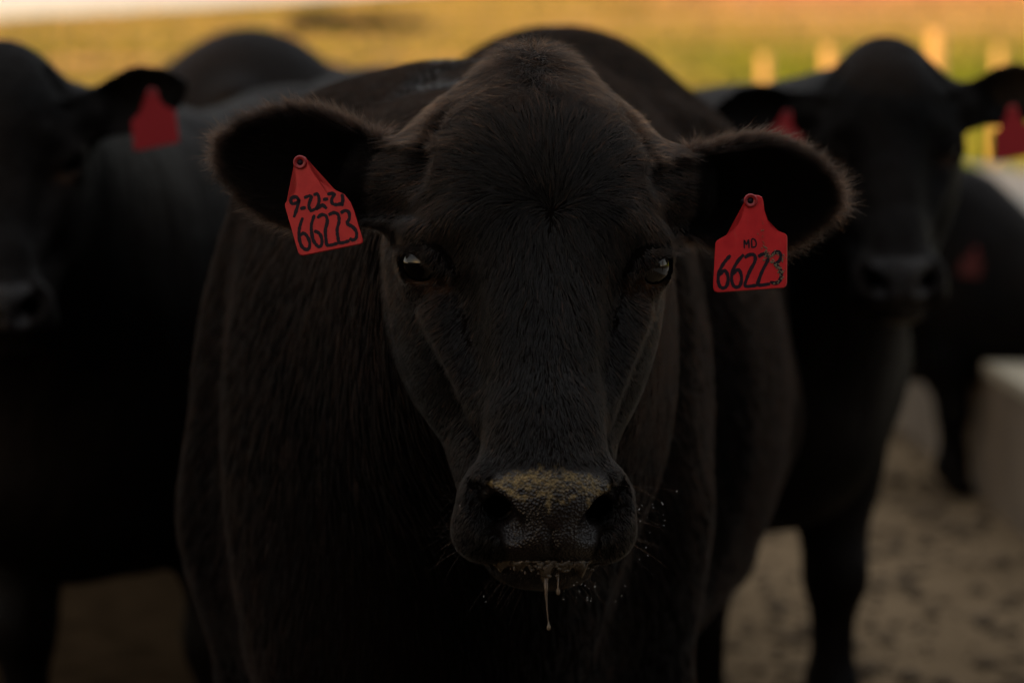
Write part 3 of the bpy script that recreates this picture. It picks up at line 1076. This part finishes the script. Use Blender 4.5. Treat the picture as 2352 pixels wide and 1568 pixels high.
def fur_main():
    cent = MV[MQ].mean(1)
    hc = head_coords(H_MAIN, cent)
    x, y, z = hc.T
    hz = np.array(H_MAIN.to_3x3()) * 100
    el = []
    for s in (-1, 1):
        M = ear_frame(H_MAIN, s, EARS_MAIN[0 if s < 0 else 1])
        el.append((M, head_coords(M, cent)))
    in_ear = [(e[:, 0] > 3.2) & (e[:, 0] < 19) & (np.abs(e[:, 2]) < 7.5) & (np.abs(e[:, 1]) < 6) for M, e in el]
    not_ear = ~(in_ear[0] | in_ear[1])
    # face
    sel = not_ear & (y < 9) & (z > -28) & (z < 22) & (np.abs(x) < 17)
    fx = np.nonzero(sel)[0]
    pts, nn = sample_surface(MV, MQ, fx, 165000)
    p = head_coords(H_MAIN, pts)
    x, y, z = p.T
    # bare places: nose pad, nostrils, lips, eyeballs
    wid = np.interp(z, [-25, -22.5, -19.5, -17.8, -16.8], [3.7, 4.3, 6.0, 5.0, 2.2])
    bare = (np.abs(x) < wid) & (y < -11.6) & (z < -17.0) & (z > -25.2)
    ex = np.stack([np.abs(x) - 9.75, y + 1.35, z], 1)
    er = np.linalg.norm(ex, axis=1)
    lid = np.linalg.norm(ex - np.array([0.72, -0.68, -0.05]) * 2.3, axis=1) < 1.6
    ok = ~bare & ~lid & (er > 2.3)
    pts, nn, p = pts[ok], nn[ok], p[ok]
    x, y, z = p.T
    er = er[ok]
    n = len(p)
    # hair flow in head space
    up = np.clip((z - 3.0) / 3.5, 0, 1)
    W = np.array([0.8, 0, 4.6])
    rad = np.stack([x - W[0], np.zeros(n), z - W[2]], 1)
    down = np.stack([np.sign(x) * np.clip(np.abs(x) / 7, 0, 1) * 0.55, 0.25 * np.clip(np.abs(x) / 6, 0, 1), -np.ones(n)], 1)
    fount = np.stack([rad[:, 0] * 0.9, np.zeros(n), np.abs(rad[:, 2]) * 0.7 + 0.8], 1)
    fount[:, 2] -= np.clip(np.abs(rad[:, 0]) - 2.5, 0, 9) * 0.5
    fl = unit(fount) * up[:, None] + unit(down) * (1 - up)[:, None]
    # poll tuft: towards the crest and over it, falling to both sides
    tuft = np.clip((z - 12.5) / 3.5, 0, 1)
    fl = fl * (1 - tuft)[:, None] + np.stack([x / (np.abs(x) + 2.6) * 0.7 + 0.1 * x, np.full(n, -0.3), np.full(n, 0.15) - 0.12 * np.abs(x)], 1) * tuft[:, None]
    cheek = np.clip((np.abs(x) - 6) / 3, 0, 1) * (z < 1)
    fl = fl + np.stack([np.zeros(n), cheek * 0.9, np.zeros(n)], 1)
    clump = np.stack([np.sin(x * 2.1 + z * 1.3), np.sin(y * 2.3 + x), np.sin(z * 1.9 - x * 1.4)], 1) * 0.16
    fl = unit(fl + clump)
    flow = fl @ (np.array(H_MAIN.to_3x3().normalized())).T
    ln = np.interp(z, [-26, -18, -12, 0, 8, 13, 17, 20], [.006, .007, .010, .013, .016, .019, .026, .030])
    ln = ln * np.where(er < 3.6, 0.55, 1.0)
    lift = np.interp(z, [-26, -16, 0, 12, 18], [0.26, 0.17, 0.15, 0.26, 0.55])
    S = grow(pts, nn, flow, ln, lift, 5, 0.1, np.interp(z, [-20, 0, 14, 18], [0.09, 0.10, 0.2, 0.4])[:, None])
    # sun-bleached brown hairs: poll, sides of the forehead, cheeks under the eyes
    share = 0.05 + 0.34 * np.clip((z - 9) / 6, 0, 1) + 0.30 * np.clip((np.abs(x) - 5.5) / 3, 0, 1) * np.clip((z + 8) / 6, 0, 1)
    brown = RNG.random(n) < share
    rr = RNG.uniform(0.00010, 0.00022, n)
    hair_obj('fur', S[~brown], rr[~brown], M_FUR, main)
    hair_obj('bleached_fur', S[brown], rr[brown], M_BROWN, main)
    # ears
    for q in (0, 1):
        M, e = el[q]
        fx = np.nonzero(in_ear[q])[0]
        pts, nn = sample_surface(MV, MQ, fx, 46000)
        e = head_coords(M, pts)
        l, nn_, t = e.T
        hw = ear_half(l)
        rim = np.clip((np.abs(t) / np.maximum(hw, 0.5) - 0.86) / 0.14, 0, 1)
        rim = np.maximum(rim, np.clip((l - 15.4) / 1.2, 0, 1))
        inside = (nn_ < 3.2 * (1 - (t / np.maximum(hw, .5)) ** 2)) & (rim < 0.5)
        fl = np.stack([0.9 + 0.0 * l, np.full_like(l, -0.15), t / np.maximum(hw, 1) * (0.35 + 1.1 * rim)], 1)
        fl[:, 0] += rim * np.clip((l - 9) / 6, -0.6, 1.2)
        flow = unit(fl) @ np.array(M.to_3x3().normalized()).T
        ln = 0.010 + 0.008 * rim * RNG.random(len(pts)) ** 0.5 + 0.010 * rim * (RNG.random(len(pts)) < 0.2)
        lift = 0.22 + 0.45 * rim
        ln = ln + np.where(inside, 0.010, 0.0)
        lift = lift + np.where(inside, 0.25, 0.0)
        S = grow(pts, nn, flow, ln, lift, 5, 0.0, 0.22)
        r = RNG.uniform(0.00009, 0.00018, len(pts))
        br = rim > 0.75
        hair_obj('ear_fringe', S[br], r[br], M_EARFUR, main)
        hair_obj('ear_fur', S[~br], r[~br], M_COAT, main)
    # coat of the neck, shoulders and flanks
    fn = np.cross(MV[MQ[:, 2]] - MV[MQ[:, 0]], MV[MQ[:, 3]] - MV[MQ[:, 1]])
    bc = ~sel & not_ear & (cent[:, 2] > 0.35) & (cent[:, 1] < 5.1)
    pts, nn = sample_surface(MV, MQ, np.nonzero(bc)[0], 200000)
    b = (pts - np.array(B_MAIN.translation))
    fl = np.stack([0.10 * np.sin(b[:, 2] * 23 + b[:, 1] * 9) + 0.5 * np.tanh(4 * (b[:, 0] - 0.11 * b[:, 1])) + 0.12, np.full(len(b), 0.2), -1.0 + 0.25 * np.sin(b[:, 1] * 17 + b[:, 0] * 11)], 1)
    S = grow(pts, nn, fl, np.full(len(b), 0.024), np.full(len(b), 0.11), 4, 0.0, 0.07)
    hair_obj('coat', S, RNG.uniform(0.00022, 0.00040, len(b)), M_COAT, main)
    # lashes
    L = []
    for s in (-1, 1):
        for k in range(110):
            f = RNG.random()
            a = Vector((s * 11.9, 0.0, 1.2)) * (1 - f) + Vector((s * 9.6, -3.7, 1.0)) * f
            a = a + Vector(RNG.normal(0, 0.10, 3))
            d = Vector((s * (0.9 - 0.25 * f), -0.45 - 0.4 * f, 0.12)) + Vector(RNG.normal(0, 0.12, 3))
            ln = RNG.uniform(1.5, 2.8)
            pts = []
            cur = a
            for j in range(6):
                pts.append(H_MAIN @ cur)
                cur = cur + (d + Vector((0, 0, 0.16 - 0.14 * j))).normalized() * ln / 5
            L.append([tuple(q) for q in pts])
    L = np.array(L)
    hair_obj('eyelashes', L, np.full(len(L), 0.00022), M_LASH, main)
    # whiskers round the muzzle
    Wk = []
    for k in range(120):
        s = RNG.choice([-1, 1])
        zz = RNG.uniform(-27.5, -18.5)
        a = Vector((s * RNG.uniform(5.2, 6.9), RNG.uniform(-12, -7.5), zz)) if zz > -24.5 else Vector((s * RNG.uniform(0.5, 4.6), RNG.uniform(-11.5, -8), zz))
        d = Vector((s * RNG.uniform(0.5, 1.1), -0.5, RNG.normal(-0.15 if zz > -24 else -0.8, 0.3)))
        ln = RNG.uniform(2.2, 5.5)
        cur, pts = a, []
        for j in range(6):
            pts.append(tuple(H_MAIN @ cur))
            cur = cur + (d + Vector((0, 0, -0.10 * j))).normalized() * ln / 5
        Wk.append(pts)
    Wk = np.array(Wk)
    hair_obj('whiskers', Wk, np.full(len(Wk), 0.00008), M_EARFUR, main)
    return Wk


WHISK = fur_main()


# ------------------------------------------------------------------ drool
def build_drool():
    root_loc = Vector(main.location)
    K = lambda x, y, z: H_MAIN @ Vector((x, y, z))
    # ragged film of saliva and feed hanging from the lower lip
    V, F = [], []
    nu, nv = 64, 12
    for i in range(nu):
        a = i / (nu - 1)
        x = -4.6 + 8.8 * a
        y0 = -14.1 + 0.13 * (x - 0.2) ** 2
        drop = 1.0 + 0.22 * math.sin(a * 9 + 0.6) + 0.18 * math.sin(a * 31) + random.uniform(-0.12, 0.12)
        drop += 1.4 * math.exp(-((x + 0.25) / 0.55) ** 2) + 0.5 * math.exp(-((x - 3.0) / 0.25) ** 2) + 0.5 * math.exp(-((x + 4.0) / 0.3) ** 2)
        drop *= min(1, 6 * a + 0.3, 6 * (1 - a) + 0.3)
        for j in range(nv):
            b = j / (nv - 1)
            bul = 0.35 * math.sin(math.pi * min(1, b * 1.1)) + 0.22 * math.sin(x * 5 + b * 6) * (1 - b) + random.uniform(-0.10, 0.10)
            V.append(K(x, y0 - bul + 1.2 * b * b, -24.9 - drop * b) - root_loc)
    for i in range(nu - 1):
        for j in range(nv - 1):
            a = i * nv + j
            F.append((a, a + 1, a + nv + 1, a + nv))
    o = mesh_obj('saliva', V, F, M_SALIVA, main)
    so = o.modifiers.new('thick', 'SOLIDIFY')
    so.thickness = 0.0012
    # froth and feed crumbs along the lip
    vs, fs = sphere_data(1.0, 10, 7)
    FV, FF = [], []
    for k in range(95):
        x = RNG.normal(-0.6, 1.9)
        if abs(x + 0.2) > 4.3:
            continue
        c = Vector((x, -14.15 + 0.13 * (x - 0.2) ** 2 + RNG.normal(0, 0.12), -24.95 - abs(RNG.normal(0, 0.55))))
        r = RNG.uniform(0.05, 0.20)
        b = len(FV)
        sc = Vector(RNG.uniform(0.6, 1.5, 3))
        FV += [K(*(c + Vector((v.x * sc.x, v.y * sc.y, v.z * sc.z)) * r)) - root_loc for v in vs]
        FF += [tuple(i + b for i in f) for f in fs]
    o = mesh_obj('froth', FV, FF, M_SALIVA, main)
    o['kind'] = 'stuff'
    # the long string with its bead
    pts = [K(-0.25, -13.4, -26.3), K(-0.2, -13.2, -28.0), K(-0.12, -13.2, -29.0), K(-0.02, -13.2, -30.0), K(0.05, -13.2, -30.45), K(0.06, -13.2, -30.62), K(0.06, -13.2, -30.85), K(0.06, -13.2, -30.98)]
    v, f = tube([p - root_loc for p in pts], [.0024, .0011, .0006, .0004, .0007, .0016, .0017, .0004], 8)
    mesh_obj('drool_string', v, f, M_DROOL, main)
    pts = [K(0.75, -13.3, -25.9), K(0.8, -13.2, -27.3), K(0.82, -13.2, -27.6), K(0.82, -13.2, -27.85), K(0.82, -13.2, -28.0)]
    v, f = tube([p - root_loc for p in pts], [.0016, .0006, .0016, .0018, .0004], 8)
    mesh_obj('drool_string', v, f, M_DROOL, main)
    # droplets on the whisker ends
    ends = [w[-1] for w in WHISK if RNG.random() < (0.30 if w[-1][0] > w[0][0] else 0.06)]
    for k in range(16):
        ends.append(np.array(K(1.2 + RNG.random() * 3.4, -12.2 + RNG.normal(0, .3), -27.0 - RNG.random() * 1.7)))
    vs, fs = sphere_data(1.0, 8, 6)
    V, F = [], []
    for e in ends:
        b = len(V)
        r = RNG.uniform(0.00025, 0.0006)
        V += [Vector(e) + v * r - root_loc for v in vs]
        F += [tuple(i + b for i in f) for f in fs]
    o = mesh_obj('droplets', V, F, M_DROP, main)
    o['kind'] = 'stuff'


build_drool()


# ------------------------------------------------------------------ ear tags
TAG_U = 0.0000645      # metres per drawing unit
OUT_R = [(570, 215), (590, 170), (640, 148), (700, 142), (760, 148), (805, 170), (825, 230), (838, 350), (865, 455), (910, 545), (970, 605), (1050, 645), (1125, 672), (1150, 700), (1156, 740),
         (1146, 1350), (1132, 1395), (1098, 1418), (190, 1472), (140, 1460), (116, 1425), (114, 1370), (148, 810), (160, 775), (190, 750), (300, 690), (390, 625), (465, 540), (520, 430), (548, 330)]
OUT_L = [(150, 150), (175, 108), (240, 92), (310, 108), (345, 160), (385, 260), (450, 370), (560, 460), (700, 540), (860, 610), (950, 720), (1000, 830), (1128, 1225), (1128, 1265), (1100, 1290),
         (300, 1455), (255, 1448), (225, 1415), (30, 785), (28, 745), (60, 710), (125, 655), (170, 580), (190, 480), (180, 370), (158, 250)]
STR_R = [[(345, 975), (270, 1060), (200, 1180), (180, 1300), (205, 1390), (255, 1412), (300, 1380), (320, 1290), (300, 1200), (260, 1175), (212, 1225)],
         [(530, 968), (455, 1050), (388, 1170), (368, 1290), (393, 1380), (443, 1402), (488, 1370), (508, 1280), (488, 1190), (448, 1165), (400, 1215)],
         [(565, 995), (600, 968), (660, 955), (700, 985), (692, 1060), (625, 1180), (575, 1300), (560, 1388), (705, 1380)],
         [(755, 980), (800, 955), (850, 945), (880, 985), (870, 1050), (805, 1170), (755, 1290), (740, 1375), (890, 1362)],
         [(940, 960), (990, 928), (1045, 935), (1060, 995), (1030, 1055), (975, 1095), (1040, 1145), (1062, 1230), (1040, 1320), (980, 1352), (920, 1338)]]
STR_R2 = [[(550, 868), (550, 760), (580, 820), (610, 755), (615, 865)], [(655, 860), (655, 750), (695, 755), (716, 800), (705, 848), (655, 860)]]
STR_L = [[(230, 700), (190, 655), (130, 668), (115, 718), (150, 748), (215, 722), (232, 690), (205, 800), (165, 920)], [(262, 810), (312, 800)],
         [(315, 660), (370, 640), (402, 650), (380, 720), (370, 780), (400, 838), (450, 820)], [(445, 620), (490, 615), (512, 690), (500, 760), (475, 812), (520, 790), (560, 762), (610, 800)],
         [(580, 685), (625, 680)], [(640, 612), (700, 602), (722, 620), (690, 680), (700, 740), (760, 755), (820, 742)], [(835, 620), (845, 690), (835, 760)],
         [(280, 950), (245, 1060), (235, 1180), (265, 1310), (330, 1370), (380, 1350), (385, 1270), (350, 1190), (300, 1150), (262, 1172)],
         [(445, 910), (410, 1020), (410, 1120), (440, 1250), (510, 1330), (555, 1300), (555, 1220), (520, 1150), (460, 1120)],
         [(500, 930), (550, 895), (610, 910), (630, 990), (605, 1100), (615, 1230), (640, 1310), (770, 1285)],
         [(660, 890), (720, 865), (780, 890), (795, 980), (770, 1090), (780, 1190), (810, 1275), (930, 1250)],
         [(830, 860), (880, 835), (930, 860), (940, 940), (910, 1010), (990, 1060), (1040, 1130), (1035, 1210), (990, 1235), (955, 1220)]]


def spline(pts, k=5):
    out = []
    P = [Vector((a, b)) for a, b in pts]
    for i in range(len(P) - 1):
        p0, p1, p2, p3 = P[max(i - 1, 0)], P[i], P[i + 1], P[min(i + 2, len(P) - 1)]
        for s in range(k):
            t = s / k
            out.append(0.5 * ((2 * p1) + (p2 - p0) * t + (2 * p0 - 5 * p1 + 4 * p2 - p3) * t * t + (3 * p1 - p0 - 3 * p2 + p3) * t ** 3))
    out.append(P[-1])
    return out


def ear_tag(loc, hole, outline, strokes, label, rotz=0, lean=0, roll=0, grp=None, thin=(), bend=0.0, dirt=True, material=None):
    """plate hangs below its hole; local x right, z up, -y the printed face"""
    root = empty('ear_tag', loc)
    root.rotation_euler = (lean, roll, rotz)
    tag(root, label, 'ear tag', grp)

    def W(p, y):
        x, z = (p[0] - hole[0]) * TAG_U, -(p[1] - hole[1]) * TAG_U
        return (x, y - bend * z * z + 0.25 * bend * x * x, z)
    th = 0.0008
    n = len(outline)
    cx, cy = sum(p[0] for p in outline) / n, sum(p[1] for p in outline) / n
    inset = [(cx + (p[0] - cx) * 0.985, cy + (p[1] - cy) * 0.985) for p in outline]
    V = [W(p, -th) for p in inset] + [W(p, 0) for p in outline] + [W(p, th) for p in inset]
    F = []
    for a, b in ((0, n), (n, 2 * n)):
        F += [(a + i, a + (i + 1) % n, b + (i + 1) % n, b + i) for i in range(n)]
    # front and back as strips between left and right sides
    import bmesh
    me = bpy.data.meshes.new('plate')
    bm = bmesh.new()
    vs = [bm.verts.new(v) for v in V]
    for f in F:
        bm.faces.new([vs[i] for i in f])
    f1 = bm.faces.new([vs[i] for i in reversed(range(n))])
    f2 = bm.faces.new([vs[2 * n + i] for i in range(n)])
    bmesh.ops.triangulate(bm, faces=[f1, f2])
    bmesh.ops.recalc_face_normals(bm, faces=bm.faces)
    bm.to_mesh(me)
    bm.free()
    me.materials.append(material or (M_TAGD if dirt else M_TAG))
    o = bpy.data.objects.new('plate', me)
    COL.objects.link(o)
    o.parent = root

    def ink(name, strokes, hw):
        V, F = [], []
        for s in strokes:
            sp = spline(s)
            b = len(V)
            m = len(sp)
            for i, p in enumerate(sp):
                d = (sp[min(i + 1, m - 1)] - sp[max(i - 1, 0)])
                d = d / max(d.length, 1e-6)
                w = hw * (0.9 + 0.12 * math.sin(i * 0.9 + p.x))
                ext = -d * hw * 0.6 if i == 0 else (d * hw * 0.6 if i == m - 1 else Vector((0, 0)))
                if i in (0, m - 1):
                    w *= 0.7
                nrm = Vector((-d.y, d.x)) * w
                V += [W(p + nrm + ext, -th - 0.00022), W(p - nrm + ext, -th - 0.00022)]
            F += [(b + 2 * i, b + 2 * i + 1, b + 2 * i + 3, b + 2 * i + 2) for i in range(m - 1)]
        mesh_obj(name, V, F, M_INK, root, smooth=False)
    if strokes:
        ink('lettering', strokes, 27)
    if thin:
        ink('lettering', thin, 12)
    # stud: collar rings and pin
    prof = [(0.0062, 0.0), (0.0062, -0.0012), (0.0050, -0.0022), (0.0040, -0.0012), (0.0030, -0.0014), (0.0026, 0.0004)]
    V, F = [], []
    for i, (r, y) in enumerate(prof):
        for k in range(20):
            a = 2 * math.pi * k / 20
            V.append((r * math.cos(a), y - th, r * math.sin(a)))
    for i in range(len(prof) - 1):
        for k in range(20):
            F.append((i * 20 + k, i * 20 + (k + 1) % 20, (i + 1) * 20 + (k + 1) % 20, (i + 1) * 20 + k))
    mesh_obj('collar', V, F, M_TAG, root)
    v, f = tube([(0, -th - 0.0006, 0), (0, 0.03, 0.0)], [0.0026, 0.0026], 12)
    mesh_obj('pin', v, f, M_INK, root)
    return root


M_TAGD = mat('tag_plastic_worn', (0.29, 0.006, 0.009), 0.42, 0.45)
t_, n_, l_, b_ = nodes(M_TAGD)
c_ = ramp_of(t_, noise(t_, 60, 5, 0.6), [(0.3, (0.37, 0.007, 0.012)), (0.7, (0.50, 0.018, 0.021))])
gr = ramp_of(t_, noise(t_, 130, 6, 0.75, stretch=(1, 1, 0.35)), [(0.60, (0, 0, 0)), (0.72, (0.55, 0.55, 0.55))])
l_.new(mixc(t_, gr, c_, (0.20, 0.12, 0.08)), b_.inputs['Base Color'])


def dirt_smear(root, hole):
    """dried mud crust over the last digits"""
    M = mat('dried_mud', (0.15, 0.12, 0.08), 0.95, 0.2)
    V, F = [], []
    def spot(cx, cy, r):
        b = len(V)
        k = 9
        V.append(((cx - hole[0]) * TAG_U, -0.0016 - random.random() * 0.0006, -(cy - hole[1]) * TAG_U))
        for i in range(k):
            a = 2 * math.pi * i / k
            rr = r * random.uniform(0.45, 1.25)
            V.append(((cx + rr * math.cos(a) - hole[0]) * TAG_U, -0.00105, -(cy + rr * math.sin(a) * 1.2 - hole[1]) * TAG_U))
        F.extend((b, b + 1 + i, b + 1 + (i + 1) % k) for i in range(k))
    path = [(790, 560), (800, 620), (770, 690), (830, 720), (800, 790), (840, 850), (850, 910), (860, 960), (900, 990), (850, 1010), (940, 980), (990, 960), (950, 1060), (990, 1100), (1030, 1140), (1040, 1200), (1050, 1250), (1020, 1330), (1100, 1010), (1080, 1180)]
    for cx, cy in path:
        for q in range(6 if cy > 840 else 3):
            spot(cx + random.gauss(0, 22), cy + random.gauss(0, 26), random.uniform(4, 17) if cy > 840 else random.uniform(4, 11))
    o = mesh_obj('mud_crust', V, F, M, root)
    o['kind'] = 'stuff'


tr = ear_tag(at(1723, 461, 2.640), (640, 220), OUT_R, STR_R, 'red ear tag reading MD over 66223, smeared with dried mud', R(8), R(-4), 0, 'red plastic ear tags', STR_R2, 0.0)
dirt_smear(tr, (640, 220))
ear_tag(at(690, 373, 2.640), (240, 180), OUT_L, STR_L, 'red ear tag reading 9-22-21 over 66223, hanging askew', R(-10), R(-4), 0, 'red plastic ear tags', (), 0.0)

# ------------------------------------------------------------------ cattle behind
def far_cow(name, label, eye, hyaw, hpitch, hroll, ears, wloc, byaw, scale, p=None, res=0.022):
    H = frame(eye, hyaw, hpitch, hroll, 0.01 * scale)
    B = frame(wloc, byaw, 0, 0, scale)
    fine = [(eye[i] - a, eye[i] + b, 0.008) for i, (a, b) in enumerate(((0.31, 0.31), (0.17, 0.12), (0.28, 0.22)))]
    o, V, Q = cow(name, label, B, H, ears, res, fine, GRP, dict(p or {}, ear=0.7))
    return o, H


cL, HL = far_cow('cow', 'black cow with one red-tagged ear showing, standing beside the shoulder of the drooling cow', at(8, 385, 4.35), R(2), R(-3), R(-3), ((R(10), R(8), 0), (R(16), R(8), R(5))),
                 Vector((-0.66, 5.02, 0)), R(-19), 0.98, {'wide': 1.05})
cR, HR = far_cow('cow', 'black cow with dirty muzzle standing by the feed bunk, facing the camera', at(2042, 350, 4.85), R(-2), R(-4), R(-2), ((R(3), R(8), R(5)), (R(14), R(8), R(5))),
                 Vector((0.43, 5.55, 0)), R(13), 1.0)
# cow eating at the bunk: head down over the front wall
eye_d = Vector((1.74, 9.0, 0.44))
H_D = Matrix.Translation(eye_d) @ Matrix.Rotation(R(82), 4, 'Z') @ Matrix.Rotation(R(14), 4, 'X') @ Matrix.Diagonal((0.0085, 0.0085, 0.0085, 1))
B_D = frame(Vector((1.35, 9.12, 0)), R(78), 0, 0, 0.80)
cD, _, _ = cow('cow', 'black cow lowering its head into the concrete feed bunk', B_D, H_D, ((R(-10), R(15), 0), (R(-10), R(15), 0)), 0.016, None, GRP, {'ear': 1.0})
cE, HE = far_cow('cow', 'black cow standing far back in the pen behind the others', Vector((1.02, 15.0, 1.06)), R(150), R(-4), 0, ((R(5), R(8), 0), (R(5), R(8), 0)),
                 Vector((1.05, 15.6, 0)), R(40), 0.98, None, 0.03)

cF, HF = far_cow('cow', 'black cow turned away, its round rump rising beyond the other cows', Vector((-0.80, 10.1, 1.05)), R(178), R(-4), 0, ((R(5), R(8), 0), (R(5), R(8), 0)),
                 Vector((-0.66, 9.4, 0)), R(178), 1.07, {'wide': 1.1}, 0.03)

ear_tag(at(348, 212, 4.33), (690, 220), OUT_R, None, 'red ear tag of the cow beside the shoulder of the drooling cow', R(10), R(-3), R(-8), 'red plastic ear tags', (), 0.0, False)
ear_tag(at(1808, 262, 4.82), (690, 220), OUT_R, None, 'red ear tag half hidden behind the furry ear of the front cow', R(-6), R(-3), R(8), 'red plastic ear tags', (), 0.0, False)
ear_tag(at(2325, 250, 4.82), (690, 220), OUT_R, None, 'red ear tag against the pale feed road', R(6), R(-3), R(-6), 'red plastic ear tags', (), 0.0, False)
ear_tag(at(2240, 575, 8.78), (690, 220), OUT_R, None, 'red ear tag of the cow eating at the feed bunk, shade put into its colour', R(10), R(-3), R(12), 'red plastic ear tags', (), 0.0, False, mat('tag_plastic_shaded', (0.055, 0.009, 0.007), 0.7, 0.2))  # darker copy of the tag plastic: its dimness in shade is painted in
